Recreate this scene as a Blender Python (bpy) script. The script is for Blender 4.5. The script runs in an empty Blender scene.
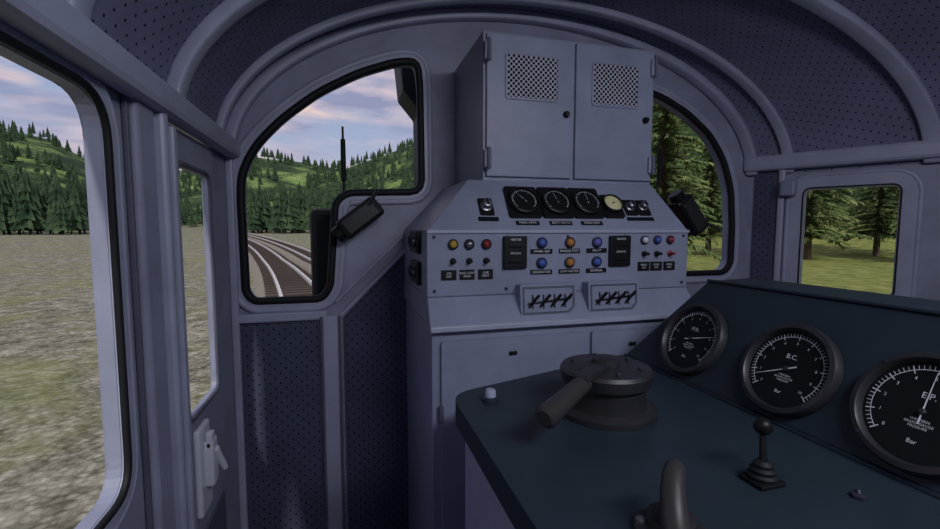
import bpy, bmesh, math, random
from mathutils import Vector, Matrix, noise
random.seed(7)
EYE=1.55
TZ=Matrix.Translation((0,0,EYE))
scene=bpy.context.scene
COL=scene.collection
try:
    scene.view_settings.view_transform='Standard'
    scene.view_settings.look='None'
except Exception: pass

# ---------------------------------------------------------------- materials
def lin(c):
    return tuple(((x/255)/12.92 if x/255<=0.04045 else ((x/255+0.055)/1.055)**2.4) for x in c)+(1,)
def newmat(name):
    m=bpy.data.materials.new(name); m.use_nodes=True
    nt=m.node_tree; b=nt.nodes['Principled BSDF']
    return m,nt,b
def paint(name,c,rough=.5,metal=0,var=.12,scale=5,spec=.3,emit=None,bump=0):
    m,nt,b=newmat(name); c=lin(c)
    b.inputs['Roughness'].default_value=rough; b.inputs['Metallic'].default_value=metal
    b.inputs['Specular IOR Level'].default_value=spec
    tc=nt.nodes.new('ShaderNodeTexCoord'); n=nt.nodes.new('ShaderNodeTexNoise')
    n.inputs['Scale'].default_value=scale; n.inputs['Detail'].default_value=6; n.inputs['Roughness'].default_value=.65
    nt.links.new(tc.outputs['Object'],n.inputs['Vector'])
    r=nt.nodes.new('ShaderNodeValToRGB')
    r.color_ramp.elements[0].position=.3; r.color_ramp.elements[1].position=.7
    r.color_ramp.elements[0].color=tuple(x*(1-var) for x in c[:3])+(1,)
    r.color_ramp.elements[1].color=tuple(min(1,x*(1+var)) for x in c[:3])+(1,)
    nt.links.new(n.outputs['Fac'],r.inputs['Fac']); nt.links.new(r.outputs['Color'],b.inputs['Base Color'])
    if emit:
        b.inputs['Emission Color'].default_value=lin(emit[0]); b.inputs['Emission Strength'].default_value=emit[1]
    if bump:
        bp=nt.nodes.new('ShaderNodeBump'); bp.inputs['Strength'].default_value=bump
        nt.links.new(n.outputs['Fac'],bp.inputs['Height']); nt.links.new(bp.outputs['Normal'],b.inputs['Normal'])
    return m
def perforated(name,c,hole,step,rad,rough=.75,var=.15):
    m=paint(name,c,rough,0,var,4,.15); nt=m.node_tree; b=nt.nodes['Principled BSDF']
    uv=nt.nodes.new('ShaderNodeUVMap'); uv.uv_map='UVMap'
    ds=[]
    for off in (0,.5):
        a=nt.nodes.new('ShaderNodeVectorMath'); a.operation='MULTIPLY_ADD'
        a.inputs[1].default_value=(1/step[0],1/step[1],0); a.inputs[2].default_value=(off,off,0)
        f=nt.nodes.new('ShaderNodeVectorMath'); f.operation='FRACTION'
        s=nt.nodes.new('ShaderNodeVectorMath'); s.operation='SUBTRACT'; s.inputs[1].default_value=(.5,.5,0)
        k=nt.nodes.new('ShaderNodeVectorMath'); k.operation='MULTIPLY'; k.inputs[1].default_value=(step[0],step[1],0)
        l=nt.nodes.new('ShaderNodeVectorMath'); l.operation='LENGTH'
        nt.links.new(uv.outputs[0],a.inputs[0]); nt.links.new(a.outputs[0],f.inputs[0]); nt.links.new(f.outputs[0],s.inputs[0])
        nt.links.new(s.outputs[0],k.inputs[0]); nt.links.new(k.outputs[0],l.inputs[0]); ds.append(l)
    mn=nt.nodes.new('ShaderNodeMath'); mn.operation='MINIMUM'
    nt.links.new(ds[0].outputs['Value'],mn.inputs[0]); nt.links.new(ds[1].outputs['Value'],mn.inputs[1])
    lt=nt.nodes.new('ShaderNodeMath'); lt.operation='LESS_THAN'; lt.inputs[1].default_value=rad
    nt.links.new(mn.outputs[0],lt.inputs[0])
    mx=nt.nodes.new('ShaderNodeMix'); mx.data_type='RGBA'
    nt.links.new(lt.outputs[0],mx.inputs[0])
    src=b.inputs['Base Color'].links[0].from_socket
    nt.links.new(src,mx.inputs[6]); mx.inputs[7].default_value=lin(hole)
    nt.links.new(mx.outputs[2],b.inputs['Base Color'])
    return m

M_wall=paint('grey_blue_paint',(146,150,172),.5,0,.18,4)
M_wall2=paint('grey_blue_paint_console',(138,143,167),.40,0,.13,5)
M_side=paint('grey_blue_paint_dark',(92,95,113),.5)
M_trim=paint('trim_paint',(164,168,191),.38,0,.12,7,.4)
M_perf=perforated('perforated_lining_panel',(78,83,106),(14,15,24),(.044,.044),.0040)
M_perfroof=perforated('perforated_ceiling_panel',(122,126,152),(28,29,40),(.048,.048),.0038)
M_mesh=perforated('vent_mesh',(176,178,194),(26,27,36),(.020,.020),.0055)
M_desk=paint('desk_slate_laminate',(38,49,59),.42,0,.12,9,.4)
M_deskedge=paint('desk_edge',(34,42,54),.45)
M_black=paint('black_plastic',(20,20,24),.45,0,.1)
M_rubber=paint('rubber_gasket',(24,25,30),.6)
M_turret=paint('cast_iron_dark',(48,47,52),.42,.2,.2,14,.5)
M_grip=paint('grip_bakelite',(58,55,57),.4,0,.1)
M_face=paint('gauge_face_black',(16,18,22),.5,0,.05)
M_white=paint('marking_white',(215,216,220),.6,0,.02,5,.2)
M_cream=paint('clock_face_cream',(212,208,160),.5,0,.05)
M_metal=paint('brushed_metal',(150,150,156),.35,.8)
M_screw=paint('screw_steel',(60,62,74),.4,.4)
M_floor=paint('floor_rubber_mat',(44,46,58),.8,0,.2,20)
M_hood=paint('hood_dark_paint',(40,44,46),.6)
M_red=paint('lamp_red',(140,52,58),.3); M_yel=paint('lamp_yellow',(176,148,66),.3)
M_blue=paint('lamp_blue',(70,96,176),.3); M_org=paint('lamp_orange',(180,122,66),.3)
M_pur=paint('lamp_violet',(106,100,180),.3); M_lite=paint('lamp_white',(212,216,228),.3)
M_fillglow=paint('fill_diffuser',(235,238,250),.5,emit=((225,230,255),1.0))  # glowing panel of the added fill fixture
def glassmat():
    m,nt,b=newmat('window_glass')
    for n in list(nt.nodes):
        if n.type!='OUTPUT_MATERIAL': nt.nodes.remove(n)
    o=[n for n in nt.nodes if n.type=='OUTPUT_MATERIAL'][0]
    t=nt.nodes.new('ShaderNodeBsdfTransparent'); t.inputs[0].default_value=(.97,.98,.98,1)
    nt.links.new(t.outputs[0],o.inputs[0]); return m
M_glass=glassmat()

# ---------------------------------------------------------------- builders
def group(name):
    e=bpy.data.objects.new(name,None); e.empty_display_size=.1; COL.objects.link(e); e.matrix_world=Matrix.Identity(4); return e
GROUPS=[]
def G(name):
    e=group(name); GROUPS.append(e); return e
def finish(me,name,mat,parent,M,smooth=False,bevel=0,seg=2):
    me.name=name
    if mat is not None and len(me.materials)==0: me.materials.append(mat)
    if smooth:
        for p in me.polygons: p.use_smooth=True
    ob=bpy.data.objects.new(name,me); COL.objects.link(ob)
    ob.matrix_world=TZ@(M if M is not None else Matrix.Identity(4))
    if parent is not None:
        mw=ob.matrix_world.copy(); ob.parent=parent; ob.matrix_world=mw
    if bevel:
        b=ob.modifiers.new('bevel','BEVEL'); b.width=bevel; b.segments=seg; b.limit_method='ANGLE'; b.angle_limit=.6
    return ob
def mk(name,vs,fs,mat,parent=None,M=None,smooth=False,bevel=0,uvs=None,recalc=True):
    me=bpy.data.meshes.new(name); me.from_pydata([tuple(v) for v in vs],[],fs); me.update()
    if recalc:
        bm=bmesh.new(); bm.from_mesh(me); bmesh.ops.recalc_face_normals(bm,faces=bm.faces); bm.to_mesh(me); bm.free()
        uv=me.uv_layers.new(name='UVMap')
        for l in me.loops:
            v=l.vertex_index
            uv.data[l.index].uv = uvs[v] if uvs else (me.vertices[v].co.x,me.vertices[v].co.y)
    return finish(me,name,mat,parent,M,smooth,bevel)
def box(name,c,s,mat,parent=None,M=None,bevel=.003,rot=None):
    x,y,z=[k/2 for k in s]
    R=rot.to_matrix() if hasattr(rot,'to_matrix') else (rot or Matrix.Identity(3))
    vs=[Vector(c)+R@Vector((a*x,b*y,d*z)) for d in(-1,1) for b in(-1,1) for a in(-1,1)]
    fs=[(0,1,3,2),(4,6,7,5),(0,4,5,1),(2,3,7,6),(0,2,6,4),(1,5,7,3)]
    return mk(name,vs,fs,mat,parent,M,bevel=bevel)
def hexa(name,vs,mat,parent=None,M=None,bevel=.004):
    return mk(name,vs,[(0,1,2,3),(7,6,5,4),(0,4,5,1),(1,5,6,2),(2,6,7,3),(3,7,4,0)],mat,parent,M,bevel=bevel)
def lathe(name,prof,mat,parent=None,M=None,seg=32,center=(0,0,0),smooth=True):
    vs=[];fs=[];c=Vector(center)
    for r,z in prof:
        for i in range(seg):
            a=2*math.pi*i/seg; vs.append(c+Vector((r*math.cos(a),r*math.sin(a),z)))
    for j in range(len(prof)-1):
        for i in range(seg):
            k=(i+1)%seg; fs.append((j*seg+i,j*seg+k,(j+1)*seg+k,(j+1)*seg+i))
    fs.append(tuple(range(seg))[::-1]); fs.append(tuple((len(prof)-1)*seg+i for i in range(seg)))
    ob=mk(name,vs,fs,mat,parent,M,smooth=smooth)
    e=ob.modifiers.new('es','EDGE_SPLIT'); e.split_angle=math.radians(40)
    return ob
def rod(name,a,b,r1,r2,mat,parent=None,M=None,seg=16,ball=False):
    a=Vector(a);b=Vector(b);d=b-a;L=d.length
    q=d.to_track_quat('Z','Y').to_matrix().to_4x4(); T=Matrix.Translation(a)@q
    if M is not None: T=M@T
    pr=[(r1*.85,0),(r1,r1*.15),(r2,L-r2*.3),(r2*.7,L)]
    if ball: pr=[(r1,0)]+[(r1+(r2-r1)*t,L*t) for t in(.5,.98)]+[(r2*math.cos(x),L+r2*math.sin(x)) for x in(.4,.8,1.2,1.45)]
    return lathe(name,pr,mat,parent,T,seg)
def curve_mesh(cu):
    ob=bpy.data.objects.new('tmp',cu); COL.objects.link(ob)
    bpy.context.view_layer.update()
    dg=bpy.context.evaluated_depsgraph_get(); me=bpy.data.meshes.new_from_object(ob.evaluated_get(dg))
    bpy.data.objects.remove(ob); return me
def plate(name,outer,holes,z0,z1,mat,parent=None,M=None,bevel=0,uvoff=(0,0)):
    cu=bpy.data.curves.new('c','CURVE'); cu.dimensions='2D'; cu.fill_mode='BOTH'; cu.extrude=abs(z1-z0)/2
    for poly in [outer]+list(holes):
        sp=cu.splines.new('POLY'); sp.points.add(len(poly)-1)
        for i,p in enumerate(poly): sp.points[i].co=(p[0],p[1],0,1)
        sp.use_cyclic_u=True
    me=curve_mesh(cu)
    for v in me.vertices: v.co.z+=(z0+z1)/2
    while me.uv_layers: me.uv_layers.remove(me.uv_layers[0])
    uv=me.uv_layers.new(name='UVMap')
    for l in me.loops:
        c=me.vertices[l.vertex_index].co; uv.data[l.index].uv=(c.x+uvoff[0],c.y+uvoff[1])
    me.materials.clear()
    for p in me.polygons: p.use_smooth=False
    bm=bmesh.new(); bm.from_mesh(me); bmesh.ops.remove_doubles(bm,verts=bm.verts,dist=1e-5); bm.to_mesh(me); bm.free()
    return finish(me,name,mat,parent,M,False,bevel)
def tube(name,pts,r,mat,parent=None,M=None,closed=True,radii=None):
    cu=bpy.data.curves.new('c','CURVE'); cu.dimensions='3D'; cu.bevel_depth=r; cu.bevel_resolution=3; cu.use_fill_caps=True
    sp=cu.splines.new('POLY'); sp.points.add(len(pts)-1)
    for i,p in enumerate(pts):
        sp.points[i].co=(p[0],p[1],p[2] if len(p)>2 else 0,1)
        if radii: sp.points[i].radius=radii[i]
    sp.use_cyclic_u=closed
    me=curve_mesh(cu)
    me.materials.clear()
    return finish(me,name,mat,parent,M,True)
def text(name,body,size,pos,mat,parent,M,rot=0):
    cu=bpy.data.curves.new('t','FONT'); cu.body=body; cu.size=size; cu.align_x='CENTER'; cu.align_y='CENTER'; cu.resolution_u=2
    me=curve_mesh(cu); me.materials.clear()
    T=Matrix.Translation(pos)@Matrix.Rotation(rot,4,'Z')
    return finish(me,name,mat,parent,M@T)
def fillet(poly,r,n=5):
    out=[];N=len(poly)
    rs=r if isinstance(r,(list,tuple)) else [r]*N
    for i in range(N):
        p0=Vector(poly[i-1]);p=Vector(poly[i]);p1=Vector(poly[(i+1)%N])
        a=(p0-p);b=(p1-p); d=min(rs[i],a.length*.48,b.length*.48)
        if d<=0: out.append(tuple(p)); continue
        A=p+a.normalized()*d;B=p+b.normalized()*d
        for k in range(n+1):
            t=k/n; q=A*(1-t)**2+p*2*t*(1-t)+B*t*t; out.append((q.x,q.y))
    return out
def scaled(poly,m):
    N=len(poly);out=[]
    ar=sum(poly[i-1][0]*poly[i][1]-poly[i][0]*poly[i-1][1] for i in range(N))
    sg=1 if ar>0 else -1
    for i in range(N):
        p0=Vector(poly[i-1]);p=Vector(poly[i]);p1=Vector(poly[(i+1)%N])
        t=(p-p0).normalized()+(p1-p).normalized()
        if t.length<1e-6: out.append(tuple(p)); continue
        t.normalize(); n=Vector((t.y,-t.x))*sg; q=p+n*m; out.append((q.x,q.y))
    return out
def frameM(origin,x,y):
    x=Vector(x).normalized();y=Vector(y).normalized();z=x.cross(y)
    m=Matrix(((x.x,y.x,z.x,origin[0]),(x.y,y.y,z.y,origin[1]),(x.z,y.z,z.z,origin[2]),(0,0,0,1))); return m
def rect(x0,y0,x1,y1): return [(x0,y0),(x1,y0),(x1,y1),(x0,y1)]

# ---------------------------------------------------------------- cab shell
YF=2.1; XL=-.47; XR=2.25; FL=-1.55; YB=-.9; YK=1.2
def xr(y): return XR+.577*(YF-max(y,YK))
ZS=.30; RISE=.72
def roofpt(y,t,off=0):
    l=XL;r=xr(y);c=(l+r)/2;h=(r-l)/2+off
    return Vector((c-h*math.cos(t),y,ZS+(RISE+off)*math.sin(t)))
FW=frameM((0,YF,0),(1,0,0),(0,0,1))
LW=frameM((XL,0,0),(0,1,0),(0,0,1))
RW=frameM((XR,YF,0),(.5,-.866,0),(0,0,1))

floor=box('floor',(1.3,.6,FL-.03),(3.8,3.1,.06),M_floor,bevel=0)
arch=[(roofpt(YF,math.pi*i/40).x,roofpt(YF,math.pi*i/40).z) for i in range(41)]
outer=[(XL,FL)]+arch+[(XR,FL)]
win1=[(-.405,-.27),(-.41,.12),(-.405,.225),(-.35,.34),(-.24,.46),(-.09,.58),(.08,.675),(.24,.735),(.325,.745),(.335,.66),(.34,.175),(.01,.165),(-.045,.12),(-.075,-.26),(-.11,-.305),(-.38,-.305)]
win1=fillet(win1,[.03,.05,.06,.06,.06,.06,.06,.05,.03,.04,.05,.04,.05,.04,.02,.03],3)
win2=[(1.36,-.245),(1.36,.72),(1.50,.72),(1.64,.685),(1.79,.62),(1.95,.51),(2.05,.38),(2.11,.22),(2.13,.0),(2.13,-.20),(2.09,-.245)]
win2=fillet(win2,.05,3)
plate('wall_front',outer,[win1,win2],-.05,0,M_wall,None,FW)
def window(name,poly,M,fl=.045,fr=.016,gr=.016):
    g=G(name)
    tube('frame_flange',[(x,y,.004) for x,y in scaled(poly,fl)],fr,M_trim,g,M)
    plate('frame_plate',scaled(poly,fl),[scaled(poly,.002)],0,.012,M_trim,g,M)
    tube('rubber_gasket',[(x,y,.008) for x,y in scaled(poly,.008)],gr,M_rubber,g,M)
    plate('glass_pane',poly,[],-.03,-.026,M_glass,g,M)
    return g
w1=window('window_1',win1,FW,.05,.014,.017)
w2=window('window_2',win2,FW,.05,.014,.017)
FG=G('trim_front_lining')
plate('lining_panel_lower',rect(-.455,FL,-.125,-.415),[],0,.006,M_perf,FG,FW)
plate('lining_panel_diagonal',[(-.015,FL),(.27,FL),(.27,-.115),(-.015,-.405)],[],0,.006,M_perf,FG,FW)
box('sill_rail',(-.27,-.385,.012),(.37,.04,.03),M_trim,FG,FW,.008)
box('post_strip',(-.07,-.97,.012),(.085,1.16,.024),M_trim,FG,FW,.008)
box('post_bead_a',(-.108,-.97,.02),(.012,1.16,.03),M_side,FG,FW,.004)
box('post_bead_b',(-.032,-.97,.02),(.012,1.16,.03),M_side,FG,FW,.004)
tube('diagonal_bead',[(-.032,-.40,.01),(.275,-.095,.01)],.011,M_trim,FG,FW,False)
tube('diagonal_bead_upper',[(-.045,-.33,.01),(.275,-.02,.01)],.006,M_trim,FG,FW,False)
box('corner_bead',(-.455,-.6,.015),(.03,1.85,.03),M_trim,FG,FW,.008)

lwin=fillet(rect(.20,-.56,1.09,.262),[.05,.07,.09,.05],6)
ldoor=rect(1.36,FL,1.86,.30)
plate('wall_left',rect(YB,FL,YF+.05,.34),[lwin,ldoor],-.03,0,M_wall,None,LW)
w3=window('window_3',lwin,LW,.045,.010,.008)
PG=G('trim_side_pillar')
box('pillar',(1.245,-.62,.012),(.10,1.84,.03),M_wall,PG,LW,.01)
box('pillar_groove',(1.185,-.62,.008),(.014,1.84,.012),M_side,PG,LW,.003)
box('pillar_bead',(1.325,-.62,.02),(.035,1.84,.045),M_trim,PG,LW,.01)
dg=G('door_1')
dwin=fillet(rect(1.47,-.57,1.775,.178),.035,4)
plate('door_leaf',rect(1.375,FL+.02,1.845,.285),[dwin],-.006,.012,M_wall,dg,LW,.004)
tube('window_bead',[(x,y,.012) for x,y in scaled(dwin,.010)],.009,M_side,dg,LW)
plate('door_glass',dwin,[],-.004,-.001,M_glass,dg,LW)
box('door_edge_strip',(1.39,-.63,.03),(.028,1.8,.02),M_trim,dg,LW,.005)
box('lower_recess_panel',(1.62,-1.22,.016),(.34,.5,.008),M_side,dg,LW,.004)
hg=dg
box('latch_plate',(1.545,-.755,.022),(.11,.28,.02),M_lite,hg,LW,.008)
box('latch_case',(1.555,-.74,.042),(.055,.15,.03),M_lite,hg,LW,.008)
rod('latch_lever',(1.555,-.70,.055),(1.595,-.79,.072),.012,.010,M_lite,hg,LW)
box('latch_thumb_piece',(1.545,-.665,.045),(.035,.05,.02),M_lite,hg,LW,.005)
rwin=fillet(rect(.268,-.335,.635,.205),.03,4)
plate('wall_right',rect(-.02,FL,1.04,.42),[rwin],-.05,0,M_wall,None,RW)
w4=window('window_4',rwin,RW,.075,.012,.006)
RG=G('trim_right_lining')
plate('lining_strip',rect(.03,-.6,.13,.31),[],0,.005,M_perf,RG,RW)
box('door_frame_post',(.165,-.1,.02),(.03,.84,.04),M_trim,RG,RW,.008)
box('hinge_block',(.20,.215,.05),(.07,.085,.07),M_wall2,RG,RW,.012)
box('lining_lower',(.45,-.75,.006),(.6,.6,.01),M_side,RG,RW,.004)
plate('wall_right_rear',rect(0,FL,YK-YB,.42),[],-.05,0,M_wall,None,frameM((xr(YK),YK,0),(0,-1,0),(0,0,1)))
BW=frameM((0,YB,0),(-1,0,0),(0,0,1))
archb=[(-roofpt(YB,math.pi*i/30).x,roofpt(YB,math.pi*i/30).z) for i in range(31)]
plate('wall_rear',[(-XL,FL)]+archb+[(-xr(YB),FL)],[],-.05,0,M_wall,None,BW)
def roofsurf(name,y0,y1,off,mat,parent=None,ny=20,nt=48,th=0,t0=0,t1=math.pi):
    vs=[];uv=[];fs=[]
    for j in range(ny+1):
        y=y0+(y1-y0)*j/ny;acc=0;pr=None
        for i in range(nt+1):
            p=roofpt(y,t0+(t1-t0)*i/nt,off); 
            if pr: acc+=(p-pr).length
            pr=p; vs.append(p); uv.append((acc,y))
    for j in range(ny):
        for i in range(nt):
            a=j*(nt+1)+i; fs.append((a,a+1,a+nt+2,a+nt+1))
    ob=mk(name,vs,fs,mat,parent,None,smooth=True,uvs=uv)
    if th:
        s=ob.modifiers.new('s','SOLIDIFY'); s.thickness=th; s.offset=0
        b=ob.modifiers.new('b','BEVEL'); b.width=.008; b.segments=2; b.limit_method='ANGLE'
    return ob
ceil=roofsurf('ceiling',YB-.03,YF+.02,.0,M_perfroof)
sh=roofsurf('roof_shell',YB-.05,YF+.08,.05,M_hood)
for k,(y,w,d) in enumerate([(2.075,.05,.045),(1.93,.045,.03),(1.45,.06,.04),(.95,.06,.04),(.3,.06,.04)]):
    roofsurf('trim_%d'%(k+1),y-w/2,y+w/2,-d*.45,M_trim,None,2,48,d)
box('trim_6',(.6,.325,.03),(3.0,.075,.06),M_trim,None,LW,.018)
box('trim_7',(.51,.36,.03),(1.06,.085,.06),M_trim,None,RW,.018)
box('trim_8',(1.0,.36,.03),(2.1,.085,.06),M_trim,None,frameM((xr(YK),YK,0),(0,-1,0),(0,0,1)),.018)

# ---------------------------------------------------------------- equipment cabinet
EC=G('equipment_cabinet')
CF=frameM((0,1.5,0),(1,0,0),(0,0,1))
UF=frameM((0,1.64,0),(1,0,0),(0,0,1))
box('upper_body',(.872,1.87,.45),(.735,.46,.55),M_wall2,EC)
for nm,a,b in (('upper_door_left',.515,.866),('upper_door_right',.880,1.232)):
    plate(nm,rect(a,.195,b,.715),[],0,.014,M_wall2,EC,UF,.004)
for nm,a,b in (('vent_left',.595,.80),('vent_right',.955,1.155)):
    plate(nm+'_surround',fillet(rect(a-.008,.482,b+.008,.653),.015),[fillet(rect(a,.49,b,.645),.01)],.012,.019,M_wall2,EC,UF)
    plate(nm+'_mesh',rect(a,.49,b,.645),[],.012,.016,M_mesh,EC,UF)
for x in(.519,1.228):
    for z in(.65,.26):
        box('hinge',(x,z,.018),(.03,.07,.02),M_wall2,EC,UF,.006)
        rod('hinge_pin',(x,z-.04,.03),(x,z+.04,.03),.007,.007,M_side,EC,UF)
for x in(.838,1.195):
    lathe('lock',[(.013,0),(.013,.01),(.008,.02)],M_black,EC,UF@Matrix.Translation((x,.44,.013)),16)
def hex2(name,x0t,x1t,yt,zt,x0b,x1b,yb,zb,back,mat):
    return hexa(name,[(x0t,yt,zt),(x1t,yt,zt),(x1t,back,zt),(x0t,back,zt),(x0b,yb,zb),(x1b,yb,zb),(x1b,back,zb),(x0b,back,zb)],mat,EC)
hex2('sloped_gauge_section',.447,1.245,1.64,.182,.265,1.319,1.5,-.01,YF,M_wall2)
hex2('switch_section',.265,1.319,1.5,-.011,.265,1.319,1.5,-.235,YF,M_wall2)
box('switch_section_edge',(.792,1.5,-.012),(1.056,.014,.012),M_trim,EC)
hex2('lever_ledge',.265,1.319,1.5,-.236,.262,1.322,1.43,-.325,YF,M_wall2)
box('ledge_edge',(.792,1.43,-.332),(1.06,.02,.018),M_trim,EC)
hex2('lower_body',.27,1.319,1.45,-.336,.27,1.319,1.45,FL,YF,M_wall2)
LF=frameM((0,1.45,0),(1,0,0),(0,0,1))
plate('lower_door_left',fillet(rect(.30,FL+.06,.84,-.375),.012),[],0,.016,M_wall2,EC,LF,.005)
plate('lower_door_right',fillet(rect(.86,FL+.06,1.30,-.375),.012),[],0,.016,M_wall2,EC,LF,.005)
for x,z in((.545,-.43),(.56,-.43),(1.02,-.43),(1.035,-.43)):
    lathe('door_lock',[(.008,0),(.008,.006),(.004,.008)],M_black,EC,LF@Matrix.Translation((x,z,.014)),12)
for z in(-.62,-1.3):
    rod('door_hinge',(.298,z-.03,.018),(.298,z+.03,.018),.008,.008,M_side,EC,LF)
SLF=frameM((0,1.5,-.01),(1,0,0),(0,.14,.19))
H=.118
SF=frameM((.265,0,0),(0,-1,0),(0,0,1))
for z in(-.05,-.165):
    box('side_socket',(-1.70,z,.008),(.17,.085,.02),M_black,EC,SF,.006)
    for yy in(-1.74,-1.66):
        lathe('socket_ring',[(.022,0),(.022,.01),(.015,.012),(.013,.004)],M_screw,EC,SF@Matrix.Translation((yy,z,.018)),16)
for x in(.29,.55,.79,1.03,1.295):
    for z in(-.03,-.215):
        lathe('screw',[(.006,0),(.005,.004)],M_screw,EC,CF@Matrix.Translation((x,z,0)),10)

def dial(name,M,R,face=M_face,mark=M_white,label='',needle=.6,a0=-2.3,a1=2.3,nmaj=10,nums=True,rim=M_black,big=False,mx=10):
    g=G(name)
    if big:
        lathe('housing_rim',[(R,0),(R,.014),(R*.965,.022),(R*.88,.024),(R*.85,.020),(R*.83,.008)],rim,g,M,56)
        for i in range(4):
            a=i*math.pi/2+.8
            lathe('rim_screw',[(.004,.02),(.004,.0255),(.002,.026)],M_screw,g,M@Matrix.Translation((R*.925*math.cos(a),R*.925*math.sin(a),0)),8)
    else:
        lathe('housing_rim',[(R,0),(R,.012),(R*.9,.016),(R*.86,.012),(R*.85,.007)],rim,g,M,36)
    rf=R*.84 if big else R*.87
    lathe('dial_face',[(rf,.002),(rf,.0085)],face,g,M,48,smooth=False)
    vs=[];fs=[];sub=5
    for i in range(nmaj*sub+1):
        a=math.pi/2-(a0+(a1-a0)*i/(nmaj*sub)); mj=i%sub==0
        r0=rf*(.77 if mj else .84);r1=rf*.93;w=rf*(.011 if mj else .006)
        c,s=math.cos(a),math.sin(a);k=len(vs)
        for rr,ww in((r0,-w),(r1,-w),(r1,w),(r0,w)):
            vs.append((rr*c-ww*s,rr*s+ww*c,.0092))
        fs.append((k,k+1,k+2,k+3))
    n=60
    for i in range(n+1):
        a=math.pi/2-(a0+(a1-a0)*i/n)
        vs.append((rf*.85*math.cos(a),rf*.85*math.sin(a),.0092)); vs.append((rf*.835*math.cos(a),rf*.835*math.sin(a),.0092))
        if i: k=len(vs)-4; fs.append((k,k+1,k+3,k+2))
    mk('tick_marks',vs,fs,mark,g,M)
    if nums:
        for i in range(0,nmaj+1):
            a=math.pi/2-(a0+(a1-a0)*i/nmaj)
            text('numeral',str(int(round(mx*i/nmaj))),rf*.10,(rf*.68*math.cos(a),rf*.68*math.sin(a),.0092),mark,g,M)
    if label:
        text('dial_label',label,rf*.17,(0,rf*.32,.0093),mark,g,M)
        text('dial_caption','WESTERN\nBRAKE GAUGE\nPRESSURE',rf*.07,(0,-rf*.24,.0093),mark,g,M)
        text('dial_unit','Bar',rf*.12,(0,-rf*.60,.0093),mark,g,M)
    a=math.pi/2-(a0+(a1-a0)*needle); c,s=math.cos(a),math.sin(a)
    def q(r,w): return (r*c-w*s,r*s+w*c,.012)
    mk('needle',[q(-rf*.25,-rf*.018),q(rf*.80,-rf*.005),q(rf*.80,rf*.005),q(-rf*.25,rf*.018)],[(0,1,2,3)],mark,g,M)
    lathe('needle_hub',[(rf*.06,.010),(rf*.06,.015),(rf*.03,.017)],rim,g,M,20)
    return g
for x,lab,nd in((.638,'A',.35),(.77,'V',.45),(.898,'KM',.5)):
    M=SLF@Matrix.Translation((x,H+.006,.015))
    plate('gauge_backplate',fillet(rect(x-.064,H-.062,x+.064,H+.080),.012),[],0,.014,M_black,EC,SLF,.003)
    dial('dial_gauge',M,.060,needle=nd,nums=False,nmaj=8)
    plate('gauge_nameplate',rect(x-.045,H-.092,x+.045,H-.075),[],0,.004,M_black,EC,SLF)
    text('nameplate_text',{'A':'MAIN AMPS','V':'BATT VOLTS','KM':'SPEED KMH'}[lab],.013,(x,H-.0835,.0045),M_white,EC,SLF)
plate('clock_backplate',fillet(rect(.965,H-.06,1.05,H+.05),.01),[],0,.012,M_black,EC,SLF,.003)
dial('clock',SLF@Matrix.Translation((1.008,H,.013)),.043,face=M_cream,mark=M_black,needle=.7,nums=False,nmaj=12,a0=-3.14,a1=3.14)
def knob(x,y,M,r=.016,mat=M_metal,base=M_black,nm='selector_knob',plate_=True):
    if plate_: plate('switch_plate',fillet(rect(x-.027,y-.04,x+.027,y+.036),.006),[],0,.006,M_black,EC,M,.002)
    lathe(nm,[(r*1.25,.004),(r*1.25,.008),(r,.010),(r*.9,.028),(r*.6,.031)],mat,EC,M@Matrix.Translation((x,y,0)),20)
    box('knob_pointer',(x,y,.032),(r*.3,r*1.6,.006),base,EC,M,.001)
knob(.4926,H-.01,SLF,.018); 
for x in(1.091,1.150): knob(x,H-.005,SLF,.015)
plate('switch_nameplate',rect(.455,H-.075,.53,H-.058),[],0,.004,M_black,EC,SLF)
plate('switch_nameplate',rect(1.06,H-.07,1.18,H-.055),[],0,.004,M_black,EC,SLF)
def lamp(x,z,mat,r=.0165):
    lathe('lamp_bezel',[(r*1.3,0),(r*1.3,.008),(r*1.05,.011),(r,.006)],M_screw,EC,CF@Matrix.Translation((x,z,0)),24)
    lathe('lamp_lens',[(r,.004),(r*.95,.010),(r*.7,.016),(r*.3,.019)],mat,EC,CF@Matrix.Translation((x,z,0)),20)
def label(x,z,w,t,h=.017):
    plate('label_plate',rect(x-w/2,z-h/2,x+w/2,z+h/2),[],0,.003,M_black,EC,CF)
    text('label_text',t,h*.72,(x,z,.0035),M_white,EC,CF)
for x,m in((.355,M_yel),(.4125,M_metal),(.4743,M_red)): lamp(x,-.055,m,.014)
for x in(.355,.4125,.4743):
    lathe('push_switch',[(.011,0),(.011,.006),(.007,.008),(.006,.03)],M_black,EC,CF@Matrix.Translation((x,-.112,0)),14)
for x,t in((.34,'ON\nOFF'),(.405,'HEAD LIGHT\nREAR'),(.472,'CAB\nHEAT')):
    plate('label_plate',rect(x-.027,-.178,x+.027,-.143),[],0,.003,M_black,EC,CF)
    text('label_text',t,.011,(x,-.160,.0035),M_white,EC,CF)
for x,m,m2,t,t2 in((.684,M_blue,M_blue,'WHEEL SLIP','GENERATOR'),(.796,M_org,M_org,'ENGINE STOP','LOW WATER'),(.908,M_pur,M_blue,'FAULT','GENERAL')):
    lamp(x,-.052,m,.0155); label(x,-.083,.085,t)
    lamp(x,-.125,m2,.0155); label(x,-.158,.085,t2)
for x,m in((1.115,M_lite),(1.172,M_blue),(1.232,M_red)): lamp(x,-.045,m,.013)
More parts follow.
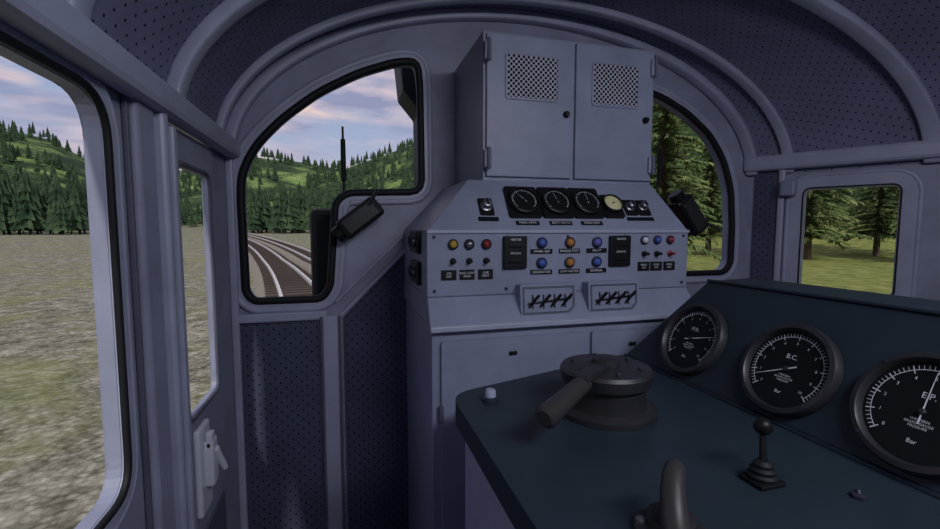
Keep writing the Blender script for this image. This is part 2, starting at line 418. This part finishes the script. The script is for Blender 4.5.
for x in(1.115,1.172,1.232):
    lathe('push_switch',[(.011,0),(.011,.006),(.007,.008),(.006,.03)],M_red if x>1.2 else M_black,EC,CF@Matrix.Translation((x,-.098,0)),14)
    plate('label_plate',rect(x-.026,-.165,x+.026,-.13),[],0,.003,M_black,EC,CF)
    text('label_text','FANS\nON',.011,(x,-.147,.0035),M_white,EC,CF)
for x in(.579,1.003):
    box('breaker_module',(x,-.085,.008),(.088,.115,.018),M_black,EC,CF,.004)
    for dz in(-.115,-.06):
        box('breaker_key',(x,dz,.018),(.05,.012,.008),M_black,EC,CF,.002)
    text('breaker_text','HEATER',.011,(x,-.04,.0182),M_white,EC,CF)
    text('breaker_text','ENGINE',.011,(x,-.088,.0182),M_white,EC,CF)
for x0,x1 in((.585,.80),(.85,1.06)):
    KF=frameM((0,1.478,-.315),(1,0,0),(0,.08,1))
    plate('lever_box',fillet([(x0+.012,-.014),(x1-.04,-.014),(x1,.03),(x1,.118),(x0,.118),(x0,.02)],.008),[],-.03,.034,M_wall2,EC,KF,.004)
    plate('lever_box_frame',[(x0+.008,.012),(x1-.03,.012),(x1-.008,.034),(x1-.008,.108),(x0+.008,.108)],[[(x0+.014,.018),(x1-.033,.018),(x1-.014,.036),(x1-.014,.102),(x0+.014,.102)]],.034,.037,M_side,EC,KF)
    for i in range(4):
        xx=x0+.045+i*(x1-x0-.09)/3
        box('lever_slot',(xx,.055,.035),(.005,.05,.003),M_black,EC,KF,.001)
        rod('toggle_lever',(xx-.014,.035,.036),(xx+.014,.080,.062),.004,.0055,M_black,EC,KF,10)
    rod('lever_link',(x0+.025,.05,.043),(x1-.025,.064,.043),.003,.003,M_black,EC,KF,8)

# ---------------------------------------------------------------- driver's desk
DK=G('driver_desk')
top=[(.268,-.35),(.268,1.165),(.95,1.375),(1.32,1.375),(1.32,-.35)]
topf=fillet(top,[.0,.07,.02,0,0],6)
DM=frameM((0,0,0),(1,0,0),(0,1,0))
plate('desk_top',topf,[],-.51,-.45,M_desk,DK,DM,.008)
plate('desk_stand',fillet([(.285,-.35),(.285,1.12),(.95,1.32),(1.32,1.32),(1.32,-.35)],[0,.06,.02,0,0],6),[],FL,-.511,M_wall,DK,DM)
box('stand_kick_rail',(.278,.38,-1.2),(.02,1.4,.05),M_trim,DK)
b0=-.34
vs=[(.95,b0,-.45),(.95,1.368,-.45),(1.093,1.15,-.163),(1.093,b0,-.163),(1.32,b0,-.45),(1.32,1.368,-.45),(1.303,1.18,-.163),(1.303,b0,-.163)]
mk('gauge_binnacle',vs,[(0,1,2,3),(3,2,6,7),(7,6,5,4),(0,4,5,1),(1,5,6,2),(0,3,7,4)],M_desk,DK,None,bevel=.008)
tube('binnacle_edge_bead',[(1.093,1.15,-.163),(1.093,b0,-.163)],.005,M_deskedge,DK,None,False)
tube('binnacle_foot_bead',[(.948,1.36,-.449),(.948,b0,-.449)],.006,M_deskedge,DK,None,False)
GF=frameM((.95,0,-.45),(0,-1,0),(.143,0,.287))
for y,lab,nd in((1.104,'M.R.',.78),(.80,'B.C.',.06),(.54,'E.P.',.5)):
    dial('pressure_gauge',GF@Matrix.Translation((-y,.128,.002)),.113,label=lab,needle=nd,big=True,rim=M_turret)
def desk_obj(name): return G(name)
tg=desk_obj('driver_controller')
c=(.615,.96); TM=Matrix.Translation((c[0],c[1],-.449))
lathe('base_flange',[(.122,0),(.122,.012),(.112,.018),(.098,.020),(.095,.055),(.097,.060)],M_turret,tg,TM,48)
lathe('drum',[(.094,.058),(.094,.072),(.107,.076),(.112,.102),(.106,.110),(.05,.112),(.035,.116),(.033,.128),(.028,.132)],M_turret,tg,TM,48)
for i in range(6):
    a=i*math.pi/3+.3
    lathe('bolt',[(.007,.103),(.007,.116),(.005,.118)],M_screw,tg,TM@Matrix.Translation((.082*math.cos(a),.082*math.sin(a),0)),6)
box('handle_arm',(-.06,-.045,.116),(.14,.038,.016),M_turret,tg,TM,.005,Matrix.Rotation(math.atan2(-.165,-.24)+math.pi,3,'Z'))
rod('handle_grip',(-.10,-.072,.102),(-.245,-.17,.074),.020,.024,M_grip,tg,TM,20)
ib=desk_obj('push_button')
lathe('button_collar',[(.022,0),(.022,.008),(.017,.012)],M_screw,ib,Matrix.Translation((.358,1.09,-.45)),24)
lathe('button_cap',[(.014,.010),(.014,.026),(.011,.031)],M_trim,ib,Matrix.Translation((.358,1.09,-.45)),24)
jl=desk_obj('joystick_lever'); JM=Matrix.Translation((.705,.60,-.449))
box('base_plate',(0,0,.004),(.055,.05,.008),M_black,jl,JM,.003)
lathe('boot',[(.024,.008),(.025,.014),(.020,.018),(.021,.024),(.016,.028),(.016,.034),(.010,.040)],M_rubber,jl,JM,24)
rod('stalk',(0,0,.035),(.010,.012,.085),.006,.005,M_black,jl,JM)
lathe('ball_knob',[(.004,-.016)]+[(.0155*math.cos(t),.0155*math.sin(t)) for t in[-1.2,-.8,-.4,0,.4,.8,1.2,1.5]],M_black,jl,JM@Matrix.Translation((.012,.014,.094)),24)
bl=desk_obj('brake_lever'); BM=Matrix.Translation((.452,.525,-.449))
lathe('base_flange',[(.052,0),(.052,.010),(.044,.014),(.036,.016),(.034,.030),(.026,.034)],M_turret,bl,BM,36)
tube('curved_handle',[(-.020,-.035,.026),(-.017,-.026,.040),(-.010,-.014,.054),(.000,.0,.068),(.012,.013,.080),(.023,.023,.087),(.030,.028,.089)],.019,M_grip,bl,BM,False,[1.05,1.05,1.0,.95,.9,.8,.5])
lathe('bolt',[(.008,.010),(.008,.018),(.005,.020)],M_metal,bl,BM@Matrix.Translation((-.036,.022,0)),6)
ts=desk_obj('toggle_switch'); SM=Matrix.Translation((.82,.52,-.45))
lathe('nut',[(.012,0),(.012,.006),(.008,.008)],M_screw,ts,SM,6)
rod('toggle',(0,0,.006),(.003,.004,.012),.004,.004,M_screw,ts,SM,10)

# ---------------------------------------------------------------- wipers
def wiper_motor(x,z,ang,out=.085,s=1):
    g=G('wiper_motor'); R=Matrix.Rotation(ang,4,'Z'); M=FW@Matrix.Translation((x,z,out))@R@Matrix.Scale(s,4)
    box('motor_case',(0,0,0),(.20,.095,.09),M_black,g,M,.015)
    box('case_cover',(.0,.0,.048),(.16,.07,.012),M_turret,g,M,.006)
    rod('motor_can',(-.13,0,0),(-.04,0,0),.036,.038,M_black,g,M,20)
    box('mount_foot',(.02,.0,-.055),(.12,.06,.05),M_black,g,M,.004)
    rod('hand_lever',(.06,.02,.05),(.13,.05,.075),.008,.007,M_turret,g,M,10)
wiper_motor(.065,.045,math.radians(38))
wiper_motor(1.76,.07,math.radians(-52),.09,1.1)
def wiper(x,z0,z1):
    g=G('windshield_wiper')
    rod('blade_arm',(x,2.21,z0),(x,2.21,z1),.007,.005,M_black,g,None,10)
    rod('blade',(x,2.19,z0+.10),(x,2.19,z1-.06),.013,.011,M_rubber,g,None,10)
    rod('pivot',(x,2.165,z0),(x,2.215,z0),.012,.012,M_black,g,None,12)
wiper(.0,.12,.47); wiper(1.72,.16,.50)

# ---------------------------------------------------------------- locomotive hood outside
hd=G('locomotive_hood')
box('hood_body',(.68,4.2,-.95),(1.70,3.6,2.10),M_hood,hd,None,.03)
mk('added_dark_block',[(.27,2.35,1.0),(.30,2.35,.70),(.385,2.35,.60),(.385,2.35,.16),(1.3,2.35,.16),(1.3,2.35,1.0),(.27,2.6,1.0),(.30,2.6,.70),(.385,2.6,.60),(.385,2.6,.16),(1.3,2.6,.16),(1.3,2.6,1.0)],  # added dark block imitating the dark reveal at window_1's edge
   [(0,1,2,3,4,5),(11,10,9,8,7,6)]+[(i,(i+1)%6,6+(i+1)%6,6+i) for i in range(6)],M_hood,hd,None,bevel=.01)

cl=G('added_fill_fixture')  # added fixture behind the camera, out of view, carries the cab fill
box('fill_housing',(.9,-.35,.93),(1.0,.30,.05),M_trim,cl,None,.01)
box('fill_diffuser',(.9,-.35,.90),(.94,.25,.02),M_fillglow,cl,None,.005)

# ---------------------------------------------------------------- outdoors
GZ=-2.9
def interp(a,t):
    if a<=t[0][0]: return t[0][1]
    for (x0,y0),(x1,y1) in zip(t,t[1:]):
        if a<=x1: return y0+(y1-y0)*(a-x0)/(x1-x0)
    return t[-1][1]
ELEV=[(-180,7),(-60,7),(-38,7.5),(-31,8.4),(-27,7.8),(-22,5.2),(-18,5.6),(-11,8.2),(-5,7.6),(0,7.0),(4,8.4),(8,9.8),(15,13),(30,20),(60,24),(100,20),(180,7)]
R0=[(-180,150),(0,150),(20,100),(35,66),(60,60),(90,60),(180,130)]
R1=[(-180,470),(0,470),(20,320),(35,210),(60,190),(90,190),(180,430)]
def terrain(x,y):
    r=math.hypot(x,y);a=math.degrees(math.atan2(x,y))
    e=interp(a,ELEV);r0=interp(a,R0);r1=interp(a,R1)
    z=GZ
    if r>40: z+=min(1,(r-40)/60)*1.6*(1 if a<20 else .6)
    if r>r0:
        t=min(1,(r-r0)/(r1-r0)); t=t*t*(3-2*t)
        H=r1*math.tan(math.radians(e))
        z+=H*t*(1+.16*noise.noise(Vector((x/90,y/90,3)))*(1-t*.6)+.05*noise.noise(Vector((x/25,y/25,7))))
    return z
rings=[0,3,6,10,15,22,30,40,50,60,72,85,100,115,130,150,170,195,220,250,280,310,345,380,420,470,540,650]
NA=240;vs=[];fs=[]
for r in rings:
    for i in range(NA):
        a=2*math.pi*i/NA; x=r*math.sin(a);y=r*math.cos(a); vs.append((x,y,terrain(x,y)))
for j in range(len(rings)-1):
    for i in range(NA):
        k=(i+1)%NA; fs.append((j*NA+i,j*NA+k,(j+1)*NA+k,(j+1)*NA+i))
def groundmat():
    m,nt,b=newmat('gravel_and_grass_ground'); b.inputs['Roughness'].default_value=.95; b.inputs['Specular IOR Level'].default_value=.1
    N=nt.nodes.new;L=nt.links.new
    geo=N('ShaderNodeNewGeometry'); sep=N('ShaderNodeSeparateXYZ'); L(geo.outputs['Position'],sep.inputs[0])
    def noi(s,d=6,ro=.6):
        n=N('ShaderNodeTexNoise'); n.inputs['Scale'].default_value=s;n.inputs['Detail'].default_value=d;n.inputs['Roughness'].default_value=ro;L(geo.outputs['Position'],n.inputs['Vector']);return n
    def ramp(src,els):
        r=N('ShaderNodeValToRGB'); L(src,r.inputs['Fac']); e=r.color_ramp.elements
        e[0].position,e[0].color=els[0][0],lin(els[0][1]); e[1].position,e[1].color=els[-1][0],lin(els[-1][1])
        for p,c in els[1:-1]:
            q=e.new(p); q.color=lin(c)
        return r
    def mixc(f,a,b_):
        x=N('ShaderNodeMix'); x.data_type='RGBA'; L(f,x.inputs[0]); L(a,x.inputs[6]); L(b_,x.inputs[7]); return x.outputs[2]
    vor=N('ShaderNodeTexVoronoi'); vor.inputs['Scale'].default_value=10; L(geo.outputs['Position'],vor.inputs['Vector'])
    bw=N('ShaderNodeSeparateColor'); L(vor.outputs['Color'],bw.inputs[0])
    stone=ramp(bw.outputs[0],[(0,(102,100,86)),(.5,(148,145,128)),(1,(206,202,184))])
    gap=ramp(vor.outputs['Distance'],[(0,(255,255,255)),(.45,(200,200,200)),(.8,(70,68,56))])
    g1=N('ShaderNodeMix'); g1.data_type='RGBA'; g1.blend_type='MULTIPLY'; g1.inputs[0].default_value=1; L(stone.outputs[0],g1.inputs[6]); L(gap.outputs[0],g1.inputs[7])
    gn=noi(1.6,9,.82)
    g2=ramp(gn.outputs['Fac'],[(.38,(80,78,58)),(.5,(144,140,118)),(.60,(202,197,176))])
    mm=N('ShaderNodeMix'); mm.data_type='RGBA'; mm.inputs[0].default_value=.5; L(g1.outputs[2],mm.inputs[6]); L(g2.outputs[0],mm.inputs[7])
    big=noi(.30,7,.65)
    gf=ramp(big.outputs['Fac'],[(.47,(0,0,0)),(.61,(180,180,180))])
    gr=noi(1.3,8,.7)
    grass=ramp(gr.outputs['Fac'],[(.3,(88,98,50)),(.5,(126,132,72)),(.72,(164,162,98))])
    gravel=mixc(gf.outputs[0],mm.outputs[2],grass.outputs[0])
    mx=N('ShaderNodeMath'); mx.operation='MULTIPLY_ADD'; L(big.outputs['Fac'],mx.inputs[0]); mx.inputs[1].default_value=6; L(sep.outputs['X'],mx.inputs[2])
    mr=N('ShaderNodeMapRange'); mr.inputs['From Min'].default_value=9.5; mr.inputs['From Max'].default_value=12; L(mx.outputs[0],mr.inputs['Value'])
    c1=mixc(mr.outputs[0],gravel,grass.outputs[0])
    hn=noi(.05,6,.6)
    hills=ramp(hn.outputs['Fac'],[(.42,(54,72,50)),(.52,(74,94,60)),(.59,(118,142,82)),(.75,(160,180,104))])
    hf=noi(.5,6,.8)
    hv=ramp(hf.outputs['Fac'],[(.38,(110,120,110)),(.55,(255,255,255))])
    h2=N('ShaderNodeMix'); h2.data_type='RGBA'; h2.blend_type='MULTIPLY'; h2.inputs[0].default_value=.8; L(hills.outputs[0],h2.inputs[6]); L(hv.outputs[0],h2.inputs[7])
    ad=N('ShaderNodeMath'); ad.operation='MULTIPLY_ADD'; L(hn.outputs['Fac'],ad.inputs[0]); ad.inputs[1].default_value=4; L(sep.outputs['Z'],ad.inputs[2])
    hr=N('ShaderNodeMapRange'); hr.inputs['From Min'].default_value=3.0; hr.inputs['From Max'].default_value=7; L(ad.outputs[0],hr.inputs['Value'])
    c2=mixc(hr.outputs[0],c1,h2.outputs[2])
    L(c2,b.inputs['Base Color'])
    return m
mk('ground',vs,fs,groundmat(),None,None,smooth=True)

def tx(y,off): return .89-.115*max(y,0)-.0013*max(y,0)**2+off
M_ballast=paint('ballast_stone',(138,130,118),.95,0,.45,6,.1)
M_rail=paint('rail_steel',(214,210,208),.4,.1)
M_sleep=paint('sleeper_timber',(72,62,56),.9)
for off in(0,3.6):
    tk=G('railway_track')
    ys=[-30+2*i for i in range(72)]
    vs=[];fs=[]
    for y in ys:
        c=tx(y,off); z0=terrain(c,y)
        for d,h in((-1.75,.01),(-1.35,.2),(1.35,.2),(1.75,.01)): vs.append((c+d,y,z0+h))
    for j in range(len(ys)-1):
        for i in range(3): fs.append((j*4+i,j*4+i+1,j*4+i+5,j*4+i+4))
    mk('ballast_bed',vs,fs,M_ballast,tk)
    for s in(-.75,.75):
        vs=[];fs=[]
        for y in ys:
            c=tx(y,off)+s; z0=terrain(tx(y,off),y)+.22
            for d,h in((-.07,0),(-.06,.17),(.06,.17),(.07,0)): vs.append((c+d,y,z0+h))
        for j in range(len(ys)-1):
            for i in range(3): fs.append((j*4+i,j*4+i+1,j*4+i+5,j*4+i+4))
        mk('rail',vs,fs,M_rail,tk)
    vs=[];fs=[];y=-20
    while y<110:
        c=tx(y,off); z0=terrain(c,y); k=len(vs)
        for dz in(.1,.26):
            for dx,dy in((-1.25,-.14),(1.25,-.14),(1.25,.14),(-1.25,.14)): vs.append((c+dx,y+dy+dx*.14,z0+dz))
        fs+=[(k+4,k+5,k+6,k+7),(k,k+1,k+5,k+4),(k+1,k+2,k+6,k+5),(k+2,k+3,k+7,k+6),(k+3,k,k+4,k+7)]
        y+=.8
    mk('sleepers',vs,fs,M_sleep,tk)

def conifer(vs,fs,x,y,z,h,rad,layers,seg):
    k=len(vs);tr=h*.018
    for i in range(6):
        a=i*math.pi/3; vs.append((x+tr*math.cos(a),y+tr*math.sin(a),z-.3))
    vs.append((x,y,z+h*.9))
    for i in range(6): fs.append((k+i,k+(i+1)%6,k+6))
    for l in range(layers):
        t=l/layers; zb=z+h*(.10+.84*t); R=rad*(1-t)**.85*(random.uniform(.85,1.12))+.05*rad
        top=zb+h*(1.9/layers)*(1-.35*t)
        k=len(vs); vs.append((x,y,min(top,z+h))); ph=random.random()*6
        n=seg*2
        for i in range(n):
            a=ph+2*math.pi*i/n; rr=R*(random.uniform(.82,1.15) if i%2==0 else random.uniform(.35,.55))
            dz=-(h*.03)*(1 if i%2==0 else -.4)*random.uniform(.5,1.5)
            vs.append((x+rr*math.cos(a),y+rr*math.sin(a),zb+dz))
        for i in range(n): fs.append((k,k+1+i,k+1+(i+1)%n))
def fir(vs,fs,tv,tf,x,y,z,h,rad,whorls,nb,ns,lat=.17,base=.12):
    k=len(tv);tr=h*.014
    for zz,f in((0,1),(h*.5,.55),(h,.05)):
        for i in range(8):
            a=i*math.pi/4; tv.append((x+tr*f*math.cos(a),y+tr*f*math.sin(a),z-.3+zz))
    for j in range(2):
        for i in range(8): tf.append((k+j*8+i,k+j*8+(i+1)%8,k+j*8+8+(i+1)%8,k+j*8+8+i))
    for l in range(whorls):
        t=l/whorls; zb=z+h*(base+(.98-base)*t); ph=random.random()*6
        for b in range(nb):
            a=ph+2*math.pi*b/nb+random.uniform(-.3,.3); Lb=(rad*(1-t)**.8+.12)*random.uniform(.55,1.15)
            ca,sa=math.cos(a),math.sin(a); zz=zb+random.uniform(-.4,.4)*h/whorls
            dr=random.uniform(.15,.38)
            def P(s,lat,hang): return (x+ca*s*Lb-sa*lat,y+sa*s*Lb+ca*lat,zz+.10*Lb*s-dr*Lb*s*s-hang)
            k=len(tv); w=.02+.01*Lb
            tv.extend([P(0,-w,0),P(0,w,0),P(.95,0,0)]); tf.append((k,k+1,k+2))
            for s_ in range(ns):
                s=(s_+.8)/ns; wd=Lb*lat*(1.2-s)+.10
                for sd in(-1,1):
                    k=len(vs); j=random.uniform(.6,1.2)
                    s2=min(1.06,s+.09+random.uniform(0,.04))
                    vs.extend([P(s-.05,0,0),P(s+.04,0,-.02),P(s2,sd*wd*j,random.uniform(.03,.10)*Lb)]); fs.append((k,k+1,k+2))
                k=len(vs); hg=random.uniform(.10,.30)*(.5+Lb*.18)
                vs.extend([P(s-.06,0,0),P(s+.06,0,0),P(s+.02,random.uniform(-.08,.08),hg)]); fs.append((k,k+1,k+2))
def leafmat(name,a,b_,c,s):
    m=paint(name,b_,.9,0,.1,s,.1); nt=m.node_tree
    r=[n for n in nt.nodes if n.type=='VALTORGB'][0]
    r.color_ramp.elements[0].color=lin(a); r.color_ramp.elements[1].color=lin(c)
    e=r.color_ramp.elements.new(.5); e.color=lin(b_); return m
M_leaf=leafmat('conifer_needles_far_hazed',(44,60,48),(62,82,60),(92,110,78),.35)  # greyed greens: distance haze is painted into the needle colour
M_leaf2=leafmat('conifer_needles_near',(68,84,54),(98,116,70),(154,166,110),1.6)
M_bark=paint('conifer_bark',(92,80,68),.9,0,.3,3)
vs=[];fs=[];cnt=0
while cnt<1700:
    a=random.uniform(-50,26); r0=interp(a,R0)
    if cnt<330: r=random.uniform(118,158)
    else: r=random.uniform(165,410)
    x=r*math.sin(math.radians(a)); y=r*math.cos(math.radians(a))
    if r<170 and abs(x-tx(y,2))<9: continue
    if r>200 and noise.noise(Vector((x/70,y/70,1)))>.16: continue
    h=random.uniform(8,14) if r<165 else random.uniform(5,9)
    conifer(vs,fs,x,y,terrain(x,y),h,h*random.uniform(.20,.27),6,6); cnt+=1
mk('conifer_forest',vs,fs,M_leaf,recalc=False)
vs=[];fs=[];tv=[];tf=[];cnt=0
while cnt<100:
    a=random.uniform(27,72); r=random.uniform(70,180)
    x=r*math.sin(math.radians(a)); y=r*math.cos(math.radians(a))
    fir(vs,fs,tv,tf,x,y,terrain(x,y),random.uniform(9,16),random.uniform(2.0,3.0),24,7,5,.25); cnt+=1
hg_=G('hillside_conifers'); mk('needles',vs,fs,M_leaf2,hg_,recalc=False); mk('trunks',tv,tf,M_bark,hg_,recalc=False)
for (a,r,h,rd) in((38.6,34,21,3.4),(43.4,52,20,3.4),(52.4,50,21,3.8),(57.6,58,20,3.4),(63,50,20,3.8)):
    vs=[];fs=[];tv=[];tf=[];x=r*math.sin(math.radians(a)); y=r*math.cos(math.radians(a))
    fir(vs,fs,tv,tf,x,y,terrain(x,y),h,rd,46,9,13,.15,.10)
    g=G('conifer_tree'); mk('needles',vs,fs,M_leaf2,g,recalc=False); mk('trunk_and_branches',tv,tf,M_bark,g,recalc=False)

# ---------------------------------------------------------------- sky and lights
w=bpy.data.worlds.new('sky'); scene.world=w; w.use_nodes=True; nt=w.node_tree
N=nt.nodes.new;L=nt.links.new
bg=nt.nodes['Background']; tc=N('ShaderNodeTexCoord'); sep=N('ShaderNodeSeparateXYZ'); L(tc.outputs['Generated'],sep.inputs[0])
gr=N('ShaderNodeValToRGB'); L(sep.outputs['Z'],gr.inputs['Fac'])
e=gr.color_ramp.elements; e[0].position=0; e[0].color=lin((214,202,212)); e[1].position=.9; e[1].color=lin((84,122,190))
q=e.new(.18); q.color=lin((166,178,208)); q=e.new(.45); q.color=lin((118,148,198))
mp=N('ShaderNodeMapping'); mp.inputs['Scale'].default_value=(1.8,1.8,7.5); mp.inputs['Location'].default_value=(.3,.1,.4); L(tc.outputs['Generated'],mp.inputs[0])
cn=N('ShaderNodeTexNoise'); cn.inputs['Scale'].default_value=1.9; cn.inputs['Detail'].default_value=9; cn.inputs['Roughness'].default_value=.58; L(mp.outputs[0],cn.inputs['Vector'])
cr=N('ShaderNodeValToRGB'); L(cn.outputs['Fac'],cr.inputs['Fac']); cr.color_ramp.elements[0].position=.40; cr.color_ramp.elements[1].position=.56
c2=N('ShaderNodeTexNoise'); c2.inputs['Scale'].default_value=3.2; c2.inputs['Detail'].default_value=6; L(mp.outputs[0],c2.inputs['Vector'])
cc=N('ShaderNodeValToRGB'); L(c2.outputs['Fac'],cc.inputs['Fac'])
e=cc.color_ramp.elements; e[0].position=.38; e[0].color=lin((150,154,186)); e[1].position=.64; e[1].color=lin((248,216,204))
q=e.new(.51); q.color=lin((204,190,206))
mx=N('ShaderNodeMix'); mx.data_type='RGBA'; L(cr.outputs[0],mx.inputs[0]); L(gr.outputs[0],mx.inputs[6]); L(cc.outputs[0],mx.inputs[7])
L(mx.outputs[2],bg.inputs['Color']); bg.inputs['Strength'].default_value=1.0
def light(name,kind,loc,rot,energy,color,**kw):
    l=bpy.data.lights.new(name,kind); l.energy=energy; l.color=color
    for k,v in kw.items(): setattr(l,k,v)
    o=bpy.data.objects.new(name,l); COL.objects.link(o); o.location=Vector(loc)+Vector((0,0,EYE)); o.rotation_euler=rot; return o
light('sun','SUN',(0,0,50),(math.radians(42),math.radians(14),math.radians(-25)),2.2,(1,.95,.86),angle=.05)
light('added_cab_fill','AREA',(.9,-.35,.87),(math.radians(34),0,0),30,(.90,.92,1.0),shape='RECTANGLE',size=1.0,size_y=.3)  # added fill light that brightens the cab interior from behind the camera

# ---------------------------------------------------------------- camera
th=math.radians(15.5); pi_=math.radians(4.6)
F=Vector((math.sin(th)*math.cos(pi_),math.cos(th)*math.cos(pi_),-math.sin(pi_)))
R=Vector((math.cos(th),-math.sin(th),0)); U=R.cross(F)
cam=bpy.data.cameras.new('camera'); co=bpy.data.objects.new('camera',cam); COL.objects.link(co)
cam.sensor_width=36; cam.lens=36*450/940; cam.clip_start=.02; cam.clip_end=2000
co.matrix_world=Matrix(((R.x,U.x,-F.x,0),(R.y,U.y,-F.y,0),(R.z,U.z,-F.z,EYE),(0,0,0,1)))
scene.camera=co

bpy.context.view_layer.update()
for g in GROUPS:
    pts=[o.matrix_world@Vector(c) for o in g.children for c in o.bound_box]
    if not pts: continue
    mn=Vector([min(p[i] for p in pts) for i in range(3)]); mxx=Vector([max(p[i] for p in pts) for i in range(3)])
    ms=[(o,o.matrix_world.copy()) for o in g.children]
    g.location=((mn.x+mxx.x)/2,(mn.y+mxx.y)/2,mn.z)
    bpy.context.view_layer.update()
    for o,m in ms: o.matrix_world=m
bpy.context.view_layer.update()
